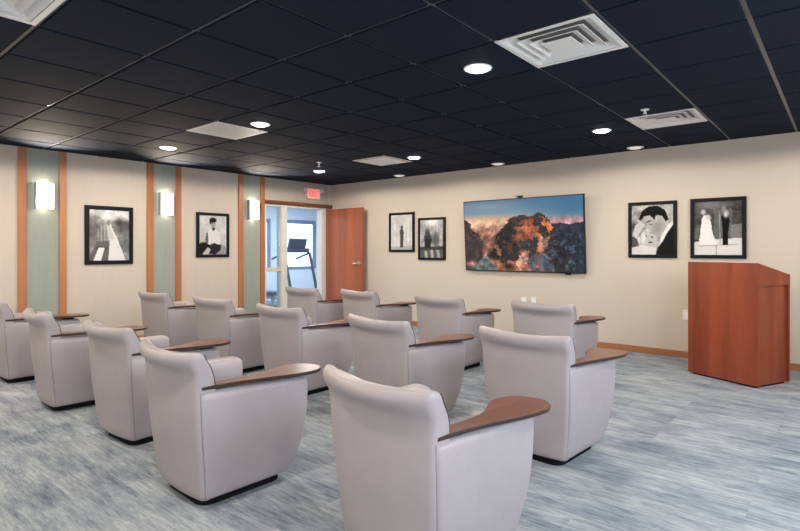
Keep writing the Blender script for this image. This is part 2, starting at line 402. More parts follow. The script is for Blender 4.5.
# ------------------------------------------------------------------ chairs
YBK = [(.05, .05), (.2, .034), (.4, .012), (.6, 0), (.8, -.004)]         # rear plane leans
HWB = [(.05, .252), (.2, .272), (.4, .290), (.6, .297), (.7, .306), (.8, .315)]
def backrest_bm():
    bm = bmesh.new(); rings = []
    zs = [.05, .056, .075, .12, .2, .3, .4, .5, .56, .60, .63, .66, .69, .715, .74, .76, .775, .786, .792]
    fr = [(.05, .12), (.5, .13), (.6, .105), (.66, .095), (.72, .078), (.76, .062), (.8, .046)]
    K = 16
    for zi, z in enumerate(zs):
        hw = interp(HWB, z); yb = interp(YBK, z); yf = interp(fr, z)
        tuck = 0
        if z < .07: s = (.07 - z) / .02; tuck = .010 * s * s
        if z > .765: s = (z - .765) / .027; tuck = .017 * s * s
        hw2 = hw - tuck * .45
        r = .022; ring = []
        fl = smooth((z - .675) / .075)
        def back(x):
            u = min(1, abs(x) / hw); dome = 1 - u * u
            return yb - .026 * dome - fl * (.024 + .040 * dome) + tuck
        def front(x):
            u = min(1, abs(x) / hw); dome = 1 - u * u
            return max(yf - .02 * dome * smooth((z - .5) / .2) - fl * (.014 + .038 * dome) - tuck, back(x) + .012)
        def drop(x):
            u = min(1, abs(x) / hw); return z - .013 * (1 - u ** 2.2) * smooth((z - .62) / .16)
        # back side left->right, with rounded corners, then front right->left
        xs = [-hw2 + r * (1 - math.cos(PI / 2 * i / 4)) for i in range(5)]
        off = [r * (1 - math.sin(PI / 2 * i / 4)) for i in range(5)]
        mid = [-hw2 + r + (2 * hw2 - 2 * r) * i / K for i in range(1, K)]
        bxs = xs + mid + [-x for x in xs[::-1]]; boff = off + [0] * len(mid) + off[::-1]
        for x, o in zip(bxs, boff): ring.append((x, min(back(x) + o, (back(x) + front(x)) / 2), drop(x)))
        for x, o in zip(bxs[::-1], boff[::-1]): ring.append((x, max(front(x) - o, (back(x) + front(x)) / 2 + .0005), drop(x)))
        rings.append(ring)
    loft(bm, rings)
    return bm
YFR = [(.05, .555), (.07, .575), (.1, .592), (.15, .612), (.2, .628), (.3, .648), (.42, .660), (.52, .660), (.62, .655)]
def arm_bm(s):
    bm = bmesh.new(); rings = []
    zs = [.05, .055, .07, .1, .15, .2, .3, .4, .5, .55, .575, .588, .596, .600]
    XO = [(.05, .252), (.1, .263), (.2, .280), (.3, .292), (.4, .299), (.5, .303), (.6, .302)]
    for z in zs:
        tuck = 0
        if z < .07: tuck = .008 * ((.07 - z) / .02) ** 2
        if z > .575: tuck = .022 * ((z - .575) / .025) ** 2
        xo = interp(XO, z) - tuck; xi = .185 + tuck; y0 = interp(YBK, z) + .016 + tuck; y1 = interp(YFR, z) * (1 if s > 0 else .82) - tuck
        ring = rrect(xi, xo, y0, y1, z, .024, 4, 5)
        ring = [(x, y, zz - .026 * smooth((zz - .5) / .1) * max(0, y / .65) if s > 0 else zz + .024 * smooth((zz - .4) / .2)) for x, y, zz in ring]
        if s < 0: ring = [(-x, y, zz) for x, y, zz in ring][::-1]
        rings.append(ring)
    loft(bm, rings); return bm
def catmull(pts, n=6, closed=True):
    out = []; m = len(pts)
    for i in range(m):
        p = [Vector(pts[(i + k - 1) % m]) for k in range(4)]
        for j in range(n):
            t = j / n
            out.append(.5 * ((2 * p[1]) + (-p[0] + p[2]) * t + (2 * p[0] - 5 * p[1] + 4 * p[2] - p[3]) * t * t + (-p[0] + 3 * p[1] - 3 * p[2] + p[3]) * t ** 3))
    return out
TAB = [(.292, .012), (.300, .06), (.306, .16), (.318, .26), (.338, .36), (.360, .46), (.376, .56), (.372, .65), (.335, .715), (.28, .742), (.205, .722), (.155, .67),
       (.140, .60), (.152, .53), (.188, .46), (.222, .39), (.236, .30), (.238, .18), (.238, .06), (.243, .012)]
def tablet_z(y): return .606 - .010 * (y / .7)
def chair(x, y, rz, label, group):
    t = thing('tablet_arm_chair', (x, y, 0), label, 'chair', rz, group)
    bm = bmesh.new(); loft(bm, [rrect(-.205, .205, .072, .55, z, .07, 6, 3) for z in (0, .052)]); from_bm('plinth', bm, M['black'], t, angle=40)
    from_bm('backrest', backrest_bm(), M['leather'], t, smooth=True)
    for s in (1, -1): from_bm('arm', arm_bm(s), M['leather'], t, smooth=True)
    bm = bmesh.new(); bx(bm, -.187, .187, .10, .55, .06, .29, bev=.015, seg=3); from_bm('seat_base', bm, M['leather'], t, angle=50)
    bm = bmesh.new(); bx(bm, -.183, .183, .10, .60, .29, .43, bev=.035, seg=4); from_bm('seat_cushion', bm, M['leather'], t, angle=50)
    # tablet: wooden top with dark edge band
    o = catmull(TAB, 4); n = len(o); bm = bmesh.new()
    levels = [(-.004, -.019), (0, -.017), (.001, -.003), (-.002, 0)]
    cen = Vector((sum(p.x for p in o) / n, sum(p.y for p in o) / n))
    rings = []
    for off, dz in levels:
        ring = []
        for i in range(n):
            tg = (o[(i + 1) % n] - o[i - 1]).normalized(); nr = Vector((tg.y, -tg.x))
            p = o[i] + nr * off
            ring.append(bm.verts.new((p.x, p.y, tablet_z(p.y) + .019 + dz)))
        rings.append(ring)
    f0 = bm.faces.new(rings[0][::-1]); f0.material_index = 1
    for a in range(3):
        for i in range(n):
            f = bm.faces.new((rings[a][i], rings[a][(i + 1) % n], rings[a + 1][(i + 1) % n], rings[a + 1][i])); f.material_index = 1
    bm.faces.new(rings[3])
    from_bm('writing_tablet', bm, None, t, mats=[M['tablet'], M['tablet_edge']])['label'] = 'dark cherry wood writing tablet'
    bm = bmesh.new(); bx(bm, .215, .285, .50, .60, .570, .600, bev=.006); from_bm('tablet_bracket', bm, M['black'], t)  # black block standing in for the shadow under the tablet
    # piping along the side edge of the backrest
    for s in (1, -1):
        bm = bmesh.new(); pts = []
        for z in (.604, .63, .66, .69, .72, .745, .765, .778):
            fr = [(.05, .12), (.5, .13), (.6, .105), (.66, .095), (.72, .078), (.76, .062), (.8, .046)]
            pts.append((s * (interp(HWB, z) - .006 - (.004 if z > .77 else 0)), interp(fr, z) - .009 * 1.6 * smooth((z - .68) / .085) - .006, z))
        tube(bm, pts, .0024, 6); from_bm('piping', bm, M['piping'], t, smooth=True)
        bm = bmesh.new()
        tube(bm, [(s * (interp(HWB, z) - .002), interp(YBK, z) + .018, z) for z in (.06, .1, .2, .3, .4, .5, .58, .597)], .003, 6)
        from_bm('seam', bm, M['seam'], t, smooth=True)
    return t
G = ['row of tablet chairs nearest the television', 'middle row of tablet chairs', 'rear row of tablet chairs']
CH = [
 (-1.392, 1.507, -.095, 'grey leather tablet-arm chair nearest the viewer, cut off by the bottom edge of the photo', 2),
 (-1.500, 2.930, -.075, 'grey leather tablet-arm chair at the right end of the middle row', 1),
 (-2.650, 1.314, -.045, 'large grey leather tablet-arm chair at lower left, with its side fully shown', 2),
 (-2.605, 2.835, -.09, 'grey leather tablet-arm chair in the middle row, partly behind the nearest chair', 1),
 (-2.172, 4.628, .01, 'rightmost grey leather tablet-arm chair of the row nearest the television', 0),
 (-3.749, 1.437, .03, 'grey leather tablet-arm chair in the rear row, third from the left', 2),
 (-4.979, 1.387, -.07, 'grey leather tablet-arm chair in the rear row, second from the left edge', 2),
 (-6.33, 1.405, -.04, 'grey leather tablet-arm chair cut off by the left edge of the photo', 2),
 (-3.833, 2.888, -.02, 'grey leather tablet-arm chair third from the left in the middle row', 1),
 (-5.002, 2.921, .01, 'grey leather tablet-arm chair in the middle row below the framed photo of the seated man', 1),
 (-6.219, 2.889, .03, 'leftmost grey leather tablet-arm chair of the middle row, before the second wall lamp', 1),
 (-3.324, 4.568, -.03, 'grey leather tablet-arm chair in the front row below the left side of the television', 0),
 (-4.550, 4.606, -.08, 'grey leather tablet-arm chair in the front row beside the open wooden door', 0),
 (-5.479, 4.490, -.02, 'grey leather tablet-arm chair farthest left in the front row, in front of the doorway', 0),
]
first = None
for x, y, rz, lab, g in CH:
    if first is None: first = chair(x, y, rz, lab, G[g])
    else:
        c = copy_tree(first); c.location = (x, y, 0); c.rotation_euler = (0, 0, rz); c['label'] = lab; c['group'] = G[g]

# ------------------------------------------------------------------ lectern
ang = math.atan2(-.297, .631)
t = thing('lectern', (-1.259, 6.143, 0), 'cherry wood lectern with a sloping top standing before the front wall at right', 'lectern', ang)
box('front_panel', (0, .70, 0, .026, .018, 1.158), M['cherry'], t, bev=.002)
for x0 in (.03, .644): box('side_panel', (x0 - .01 if x0 < .3 else x0 + .01, x0 + .016 if x0 < .3 else x0 + .036, .026, .50, .018, .945), M['cherry2'], t, bev=.0015)
for x0 in (.002, .680):
    for y0 in (.026, .480): box('stile', (x0, x0 + .018, y0, y0 + .024, .018, .945), M['cherry2'], t)
bm = bmesh.new()
sl = [(.026, .945), (.505, .945), (.505, 1.042), (.026, 1.155)]
prism(bm, sl, .002, .024, 'X'); prism(bm, sl, .676, .698, 'X')
bx(bm, .024, .676, .464, .49, .945, 1.04); bx(bm, .024, .676, .026, .464, .945, .965)
from_bm('desk_box', bm, M['cherry2'], t)
bm = bmesh.new(); prism(bm, [(.03, 1.125), (.46, 1.022), (.46, 1.004), (.03, 1.107)], .026, .674, 'X'); from_bm('reading_top', bm, M['cherry2'], t)
box('shelf', (.045, .655, .03, .45, .50, .52), M['cherry2'], t)
box('plinth', (.03, .67, .03, .46, 0, .018), M['black'], t)

# ------------------------------------------------------------------ painted picture surfaces (their own printed content)
def fbm(u, v, s, seed, octv=4):
    rng = np.random.RandomState(seed); out = np.zeros_like(u); amp = 1; tot = 0
    for o in range(octv):
        n = 64; g = rng.rand(n, n); x = (u * s) % n; y = (v * s) % n
        xi = x.astype(int); yi = y.astype(int); fx = x - xi; fy = y - yi
        fx = fx * fx * (3 - 2 * fx); fy = fy * fy * (3 - 2 * fy)
        a = g[yi % n, xi % n]; b2 = g[yi % n, (xi + 1) % n]; c = g[(yi + 1) % n, xi % n]; d2 = g[(yi + 1) % n, (xi + 1) % n]
        out += amp * ((a * (1 - fx) + b2 * fx) * (1 - fy) + (c * (1 - fx) + d2 * fx) * fy); tot += amp; amp *= .55; s *= 2
    return out / tot
def inpoly(u, v, pts):
    r = np.zeros(u.shape, bool); n = len(pts)
    for i in range(n):
        x0, y0 = pts[i]; x1, y1 = pts[(i + 1) % n]
        c = (y0 > v) != (y1 > v)
        with np.errstate(divide='ignore', invalid='ignore'): xx = (x1 - x0) * (v - y0) / (y1 - y0 + 1e-12) + x0
        r ^= c & (u < xx)
    return r
class Paint:
    """v runs down, u runs right; both 0..1"""
    def __init__(s, nu, nv, asp):
        s.nu, s.nv = nu, nv; s.v, s.u = np.meshgrid(np.linspace(.025, .975, nv), np.linspace(.025, .975, nu), indexing='ij')
        s.c = np.zeros((nv, nu, 3)); s.asp = asp
    def put(s, m, col, a=1.0):
        m = np.asarray(m, float)[..., None] * a
        s.c = s.c * (1 - m) + np.array(col) * m
    def poly(s, pts, col, a=1.0, wob=0, seed=1, ws=12):
        u, v = s.u, s.v
        if wob: u = u + wob * (fbm(s.u, s.v, ws, seed) - .5); v = v + wob * (fbm(s.u, s.v, ws, seed + 7) - .5)
        s.put(inpoly(u, v, pts), col if np.ndim(col) else (col,) * 3, a)
    def ell(s, cx, cy, rx, ry, col, a=1.0, soft=.15, rot=0):
        dx, dy = s.u - cx, (s.v - cy)
        c_, s_ = math.cos(rot), math.sin(rot); X = dx * c_ + dy * s_; Y = -dx * s_ + dy * c_
        d = np.sqrt((X / rx) ** 2 + (Y / ry) ** 2)
        s.put(np.clip((1 + soft - d) / (2 * soft), 0, 1), col if np.ndim(col) else (col,) * 3, a)
    def noise(s, amt, sc_, seed): s.c = np.clip(s.c * (1 + amt * (fbm(s.u, s.v * s.asp, sc_, seed)[..., None] * 2 - 1)), 0, 1)
    def build(s, name, mat, w, h, parent, org=(0, 0, 0), axis='X', sign=1):
        """lies in plane: axis X -> u along +x, facing -y ; axis Y -> u along +y, facing +x"""
        vs = []
        for j in range(s.nv):
            for i in range(s.nu):
                a = (i / (s.nu - 1) - .5) * w; b2 = h * (1 - j / (s.nv - 1))
                vs.append((org[0] + a, org[1], org[2] + b2) if axis == 'X' else (org[0], org[1] + a, org[2] + b2))
        fs = []
        for j in range(s.nv - 1):
            for i in range(s.nu - 1):
                p = j * s.nu + i; q = (p, p + s.nu, p + s.nu + 1, p + 1)
                fs.append(q)
        o = mesh(name, vs, fs, mat, parent)
        at = o.data.color_attributes.new('picture', 'FLOAT_COLOR', 'POINT')
        lin = np.where(s.c <= .04045, s.c / 12.92, ((s.c + .055) / 1.055) ** 2.4)
        buf = np.ones((s.nu * s.nv, 4)); buf[:, :3] = lin.reshape(-1, 3); at.data.foreach_set('color', buf.ravel())
        return o
def picture_mat(name, emission=0, rough=.35, coat=.0, gain=1.0):
    m, nt, b = new_mat(name)
    a = N(nt, 'ShaderNodeVertexColor', layer_name='picture')
    if emission:
        b.inputs['Base Color'].default_value = (.01, .01, .01, 1)
        nt.links.new(a.outputs['Color'], b.inputs['Emission Color']); b.inputs['Emission Strength'].default_value = emission
    else: nt.links.new(a.outputs['Color'], b.inputs['Base Color'])
    b.inputs['Roughness'].default_value = rough; b.inputs['Specular IOR Level'].default_value = .12
    if coat: b.inputs['Coat Weight'].default_value = coat; b.inputs['Coat Roughness'].default_value = .08
    return m
M['print'] = picture_mat('monochrome_print', 0, .6, 0)
M['screen'] = picture_mat('lcd_screen', .85, .25)

# television
P = Paint(220, 124, .56)
u, v = P.u, P.v
sky_t = np.array([.30, .44, .55]); sky_m = np.array([.50, .60, .66]); sky_h = np.array([.90, .66, .50])
k1 = np.clip(v / .22, 0, 1)[..., None]; k2 = np.clip((v - .2) / .14, 0, 1)[..., None]
P.c = (sky_t * (1 - k1) + sky_m * k1) * (1 - k2) + sky_h * k2
dusk = np.array([.22, .42, .56]); w_ = (np.clip((u - .45) / .4, 0, 1) * .8)[..., None]
P.c = P.c * (1 - w_ * (1 - k2 * .45)) + dusk * w_ * (1 - k2 * .45)
P.ell(.22, .34, .22, .07, (.98, .80, .58), .8, .8); P.ell(.85, .34, .12, .04, (.80, .45, .50), .7, .9)
P.ell(.22, .10, .16, .05, (.62, .66, .70), .5, .9)
P.put(np.clip((v - .34) / .12, 0, 1) * (u < .45), (.50, .32, .27))
P.ell(.28, .43, .16, .12, (.70, .46, .38), .6, .8)
P.poly([(.7, .37), (.8, .35), (.88, .38), (1, .34), (1, 1), (.5, 1)], (.13, .16, .22), 1, .03, 5)
P.poly([(0, .22), (.05, .30), (.10, .42), (.15, .50), (.2, .62), (.26, .7), (.28, 1), (0, 1)], (.24, .19, .20), 1, .05, 9)
P.poly([(.27, .70), (.30, .50), (.34, .42), (.38, .38), (.41, .31), (.44, .27), (.47, .28), (.51, .24), (.56, .27), (.61, .26), (.65, .21), (.69, .26), (.73, .33), (.77, .44), (.82, .60), (.90, 1), (.2, 1)], (.15, .15, .155), 1, .03, 11, 30)
P.poly([(.40, .30), (.45, .26), (.52, .24), (.60, .27), (.66, .22), (.71, .28), (.74, .36), (.60, .36), (.48, .36)], (.24, .20, .18), .9, .05, 12, 30)
P.poly([(.43, .58), (.46, .48), (.49, .38), (.52, .31), (.57, .28), (.61, .31), (.64, .40), (.63, .52), (.59, .56), (.54, .55), (.48, .60)], (.58, .27, .16), .85, .12, 13, 34)
P.poly([(.52, .36), (.55, .30), (.60, .34), (.62, .46), (.57, .52)], (.76, .36, .17), .8, .12, 15, 40)
P.poly([(.66, .26), (.70, .31), (.75, .42), (.74, .49), (.70, .44), (.68, .36)], (.86, .42, .18), .95, .08, 17, 34)
P.poly([(.62, .46), (.67, .50), (.69, .58), (.73, .54), (.72, .60), (.69, .66), (.68, .76), (.64, .72), (.65, .60)], (.80, .48, .30), .9, .09, 19, 34)
P.poly([(.29, .60), (.32, .62), (.34, .72), (.33, .79), (.30, .74)], (.82, .42, .24), .9, .05, 21, 30)
P.ell(.38, .62, .08, .14, (.07, .10, .12), .8, .6)
P.poly([(.20, .80), (.26, .74), (.31, .82), (.36, .88), (.42, .84), (.48, .86), (.50, .76), (.54, .69), (.57, .73), (.55, .86), (.58, .96), (.6, 1.0), (.2, 1.0)], (.60, .34, .23), .95, .12, 23, 36)
P.poly([(.46, .90), (.49, .80), (.52, .71), (.56, .72), (.55, .84), (.52, .96), (.45, 1)], (.90, .58, .42), .8, .09, 25, 36)
P.poly([(.12, .98), (.15, .84), (.18, .76), (.21, .72), (.24, .80), (.28, .90), (.31, 1.0), (.1, 1.0)], (.33, .40, .40), 1, .06, 27, 24)
P.ell(.22, .72, .03, .07, (.72, .42, .34), .7, .8); P.ell(.27, .78, .04, .05, (.06, .08, .09), .8, .5)
P.ell(.08, .89, .09, .03, (.80, .44, .42), .7, .7); P.ell(.14, .94, .05, .03, (.22, .46, .42), .6, .7); P.ell(.40, .92, .05, .04, (.08, .08, .09), .7, .6)
P.poly([(.56, .82), (.61, .74), (.68, .76), (.73, .86), (.75, 1), (.56, 1)], (.26, .33, .40), .9, .12, 29, 34)
P.ell(.63, .93, .03, .06, (.66, .30, .30), .7, .7); P.ell(.70, .96, .04, .03, (.5, .3, .28), .5, .7)
P.ell(.86, .66, .13, .12, (.07, .09, .13), .6, .8)
mk = v > .355 + 0 * u
n1 = fbm(u, v * .56, 30, 41, 4)[..., None]; n2 = fbm(u * 1.0, v * .35, 60, 47, 3)[..., None]
ym = np.clip((v - .24) / .14, 0, 1)[..., None]
gr = P.c.mean(axis=2, keepdims=True); P.c = P.c * (1 - .22 * ym) + gr * .22 * ym
n3 = fbm(u, v * .5, 48, 53, 3)[..., None]
emb = np.clip((fbm(u, v * .56, 44, 61, 3) - .56) * 9, 0, 1) * (v > .42) * (u > .18) * (u < .78)
P.put(emb * .55, (.46, .26, .18)); emb = np.clip((fbm(u, v * .56, 40, 67, 3) - .56) * 9, 0, 1) * (v > .5) * (u > .5)
P.put(emb * .6, (.26, .34, .40))
P.c = np.clip(P.c * (1 + ym * (-.88 + .95 * n1 + .45 * n2 + .7 * n3)), 0, 1)
TVL, TVR = -4.50, -2.63
t = thing('television', ((TVL + TVR) / 2, YF, .965), 'large wall-mounted television showing orange mountain peaks at sunset', 'television')
Wt, Ht = TVR - TVL, 1.055
tilt = Matrix.Rotation(math.radians(3.8), 4, 'X')
bm = bmesh.new(); bx(bm, -Wt / 2, Wt / 2, -.012, .03, 0, Ht, bev=.004)
p = from_bm('panel', bm, M['tv_black'], t)
p.matrix_local = Matrix.Translation((0, -.055, 0)) @ tilt
s_ = P.build('screen', M['screen'], Wt - .022, Ht - .024, p, (0, -.0135, .013))
box('sensor', (Wt * .35, Wt * .35 + .075, -.018, .01, -.022, -.0005), M['tv_black'], p, bev=.004)
bm = bmesh.new(); prism(bm, [(0, .25), (0, .8), (-.10, .8), (-.04, .25)], -.3, .3, 'X'); 
from_bm('wall_mount', bm, M['black'], t)
wc = thing('webcam', (-3.56, YF - .125, .965 + Ht + .001), 'small dark webcam with a blue glint perched on top of the television', 'webcam')
box('camera_body', (-.05, .05, -.02, .02, .004, .03), M['tv_black'], wc, bev=.006)
box('clip', (-.02, .02, -.02, .03, -.004, .004), M['tv_black'], wc)
bm = bmesh.new(); cyl(bm, (-.03, -.0215, .017), .009, .003, 'Y', 12); from_bm('indicator', bm, M['webcam_blue'], wc)  # blue glint put in as a small glowing disc

# ---- framed photographs
def framed(side, c, z0, w, h, label, paint, fw=.045, mat_w=.0, group=None):
    """side F: front wall at x=c ; side L: left wall at y=c"""
    ax = 'X' if side == 'F' else 'Y'
    t = thing('framed_photograph', (c, YF, z0) if side == 'F' else (XL, c, z0), label, 'picture', group=group)
    bm = bmesh.new()
    def B(a0, a1, z0_, z1_, d0, d1, bev=0):
        if side == 'F': bx(bm, a0, a1, -d1, -d0, z0_, z1_, bev=bev)
        else: bx(bm, d0, d1, a0, a1, z0_, z1_, bev=bev)
    B(-w / 2, w / 2, h - fw, h, 0, .03, .003); B(-w / 2, w / 2, 0, fw, 0, .03, .003)
    B(-w / 2, -w / 2 + fw, fw, h - fw, 0, .03, .003); B(w / 2 - fw, w / 2, fw, h - fw, 0, .03, .003)
    from_bm('frame', bm, M['frame_black'], t)
    bm = bmesh.new(); B(-w / 2 + fw, w / 2 - fw, fw, h - fw, .004, .012); from_bm('backing', bm, M['plastic_white'], t)
    pw, ph = w - 2 * fw - 2 * mat_w, h - 2 * fw - 2 * mat_w
    org = (0, -.014, fw + mat_w) if side == 'F' else (.014, 0, fw + mat_w)
    paint.build('photo_print', M['print'], pw, ph, t, org, ax)
    return t
# bride on steps with a veil
a = Paint(70, 90, 1.3); a.c[:] = .80; a.put(np.clip((a.v - .12) / .3, 0, 1), (.52,) * 3)
a.ell(.12, .40, .22, .22, .38, .9, .5); a.ell(.85, .34, .22, .14, .30, .9, .5); a.ell(.72, .26, .1, .06, .22, .8, .5)
for i in range(9): a.poly([(.18 + i * .04, .3), (.195 + i * .04, .3), (.195 + i * .04, .7), (.18 + i * .04, .7)], .72 if i % 2 else .35, .5)
a.ell(.86, .62, .2, .16, .45, .8, .5); a.noise(.35, 9, 3)
a.poly([(0, .98), (.2, .62), (.5, .60), (.52, .98)], .36, .95); a.poly([(.2, .70), (.5, .72), (.5, .78), (.17, .78)], .30)
a.poly([(.12, .98), (.24, .74), (.38, .74), (.30, .98)], .86)
a.poly([(.47, .98), (.50, .62), (.44, .36), (.52, .28), (.58, .40), (.70, .58), (.80, .78), (.90, .98)], .84, .95, .02, 5)
a.poly([(.42, .30), (.5, .3), (.62, .55), (.55, .6), (.46, .5)], .72, .9, .02, 6); a.ell(.47, .27, .045, .045, .5, 1, .3)
framed('L', 2.95, 1.085, .61, .782, 'black-framed photo of a bride in a long pale dress, nearest on the left wall', a, .052)
# seated man in a white shirt
a = Paint(70, 90, 1.3); a.c[:] = .74; a.noise(.15, 6, 4)
a.poly([(0, .75), (.1, .68), (.3, .66), (.5, .7), (.8, .72), (.95, .78), (1, 1), (0, 1)], .55, 1, .03, 3)
a.poly([(0, .82), (.05, .70), (.28, .68), (.44, .78), (.30, 1), (0, 1)], .10, 1, .04, 5)
a.poly([(.32, .95), (.36, .78), (.55, .68), (.78, .74), (.76, .88), (.55, .98)], .13, 1, .05, 7)
a.poly([(.26, .66), (.28, .48), (.38, .36), (.55, .34), (.70, .42), (.78, .62), (.72, .74), (.5, .68), (.36, .74)], .80, 1, .02, 9)
a.poly([(.24, .70), (.26, .46), (.32, .42), (.34, .7)], .30, .9, .02, 10); a.poly([(.45, .32), (.57, .30), (.57, .38), (.48, .40)], .25)
a.ell(.50, .22, .095, .10, .62, 1, .15); a.ell(.50, .135, .12, .06, .06, 1, .2); a.ell(.41, .17, .035, .06, .06, 1, .3); a.ell(.47, .22, .02, .012, .2); a.ell(.54, .22, .02, .012, .2); a.ell(.51, .28, .03, .01, .3)
a.poly([(.14, .98), (.3, .8), (.42, .84), (.34, .98)], .78, .9, .03, 11)
framed('L', 4.478, 1.163, .56, .697, 'black-framed photo of a seated dark-haired man in a white shirt on the left wall', a, .045)
# standing figure, couple with reflection
a = Paint(60, 90, 1.45); a.c[:] = .78; a.noise(.12, 5, 5)
for i in range(6): a.poly([(.1 + .15 * i, .2), (.13 + .15 * i, .2), (.13 + .15 * i, .9), (.1 + .15 * i, .9)], .62, .5)
a.poly([(0, .9), (1, .86), (1, 1), (0, 1)], .66)
a.poly([(.44, .92), (.43, .62), (.42, .46), (.47, .38), (.55, .40), (.60, .50), (.58, .62), (.56, .92)], .28, 1, .015, 3); a.ell(.51, .36, .045, .04, .22, 1, .3)
framed('F', -5.835, 1.243, .56, .676, 'slim black-framed photo of a single standing figure, beside the door', a, .04)
a = Paint(60, 90, 1.35); a.c[:] = .66; a.noise(.3, 8, 6); a.ell(.5, .08, .25, .10, .95, .9, .6)
for i in range(7): a.poly([(.08 + .14 * i, .1), (.10 + .14 * i, .1), (.11 + .14 * i, .7), (.08 + .14 * i, .7)], .38, .5)
a.poly([(0, .70), (1, .68), (1, 1), (0, 1)], .34); a.poly([(0, .72), (1, .70), (1, .78), (0, .78)], .2, .7)
a.ell(.34, .50, .16, .15, .20, .95, .3); a.ell(.33, .34, .10, .09, .28, .9, .3); a.ell(.66, .52, .14, .18, .32, .9, .4); a.poly([(.2, .5), (.5, .5), (.46, .73), (.22, .73)], .16)
a.poly([(.2, .80), (.3, .8), (.34, .98), (.22, .98)], .78, .7, .03, 3); a.poly([(.45, .78), (.55, .78), (.58, .98), (.48, .98)], .80, .7, .03, 4); a.poly([(.68, .78), (.8, .78), (.86, .98), (.72, .98)], .75, .6, .03, 5)
framed('F', -5.194, 1.113, .553, .696, 'slim black-framed photo of a couple beneath a bright light, left of the television', a, .038)
# close profile of a dark-haired man
a = Paint(80, 96, 1.2); a.c[:] = .62; a.noise(.5, 10, 7)
a.ell(.85, .15, .2, .2, .75, .6, .6); a.ell(.08, .45, .08, .12, .2, .8, .5)
a.poly([(.58, 1), (.62, .86), (.78, .66), (.90, .46), (1, .38), (1, 1)], .07, 1, .01, 3)
a.poly([(.66, .80), (.70, .62), (.84, .42), (.98, .32), (.98, .40), (.84, .56), (.74, .72)], .85)
a.poly([(.36, .22), (.60, .18), (.80, .28), (.84, .44), (.72, .60), (.60, .62), (.50, .56), (.44, .50), (.36, .48), (.38, .40), (.30, .34)], .66, 1, .01, 5)
a.poly([(.18, .30), (.26, .14), (.42, .05), (.62, .04), (.80, .14), (.88, .32), (.80, .34), (.72, .24), (.62, .22), (.56, .32), (.44, .22), (.32, .24), (.24, .32)], .05, 1, .02, 7)
a.ell(.60, .30, .035, .07, .72, 1, .3); a.ell(.62, .46, .10, .14, .45, .5, .6, .4); a.ell(.42, .34, .06, .012, .12, 1, .5, -.3); a.ell(.47, .40, .04, .01, .2, .8, .5)
a.poly([(.05, .56), (.12, .40), (.26, .34), (.34, .40), (.24, .50), (.16, .64), (.08, .66)], .74, 1, .02, 9)
a.poly([(.24, .58), (.32, .50), (.48, .56), (.60, .62), (.62, .78), (.58, .98), (.30, .98), (.22, .8)], .70, 1, .03, 11)
a.ell(.36, .62, .02, .015, .15); a.ell(.5, .64, .025, .015, .15); a.ell(.46, .74, .05, .015, .25); a.ell(.3, .66, .05, .1, .88, .8, .5)
a.poly([(0, .84), (.3, .80), (.6, .84), (.58, 1), (0, 1)], .82, .9, .04, 13); a.poly([(0, .60), (.14, .66), (.2, .8), (0, .84)], .22, .8, .04, 14)
framed('F', -1.825, 1.182, .556, .69, 'black-framed close-up photo of a dark-haired man in profile, right of the television', a, .04)
# bride and man in a garden
a = Paint(80, 96, 1.2); a.c[:] = .27; a.noise(.5, 9, 8); a.poly([(.42, .2), (.78, .16), (.78, .66), (.42, .7)], .40, .8, .05, 2); a.ell(.35, .08, .3, .08, .5, .8, .6); a.ell(.6, .22, .3, .02, .4, .6, .6)
a.poly([(.75, .45), (1, .42), (1, .7), (.75, .7)], .48, .9, .03, 3); a.poly([(0, .5), (.14, .48), (.14, .7), (0, .7)], .4, .8, .03, 4)
a.poly([(0, .76), (.3, .70), (1, .68), (1, 1), (0, 1)], .82, 1, .02, 5); a.poly([(.1, .80), (.9, .78), (.9, .80), (.1, .83)], .60, .7)
a.poly([(.46, .76), (.48, .76), (.48, 1), (.46, 1)], .3)
a.poly([(.12, .80), (.16, .52), (.18, .34), (.22, .26), (.32, .28), (.36, .38), (.40, .60), (.50, .80)], .88, 1, .015, 7); a.ell(.21, .21, .05, .045, .72, 1, .3); a.ell(.31, .3, .06, .04, .75, 1, .4, .5)
a.poly([(.60, .80), (.59, .50), (.57, .30), (.63, .20), (.70, .24), (.74, .38), (.71, .56), (.70, .80)], .05, 1, .01, 9); a.ell(.62, .16, .045, .05, .5, 1, .3); a.ell(.66, .26, .05, .06, .75, 1, .5); a.poly([(.52, .20), (.54, .20), (.56, .78), (.54, .78)], .6, .8)
framed('F', -1.125, 1.182, .556, .695, 'black-framed photo of a bride and a dark-suited man outdoors, above the lectern', a, .04)

# ------------------------------------------------------------------ wall fittings
def wall_plate(x, z, label, w=.075, h=.12, group=None, sockets=2):
    t = thing('wall_outlet', (x, YF, z - h / 2), label, 'outlet', group=group)
    box('cover_plate', (-w / 2, w / 2, -.008, 0, 0, h), M['plastic_white'], t, bev=.003)
    for k in range(sockets): box('socket', (-.016, .016, -.0095, -.0075, h * .2 + k * h * .33, h * .2 + k * h * .33 + .028), M['white_metal'], t)
wall_plate(-3.55, .54, 'left one of two white plates low on the wall beneath the television')
wall_plate(-3.40, .545, 'right one of two white plates low on the wall beneath the television')
wall_plate(-1.452, .51, 'white wall outlet just left of the lectern')

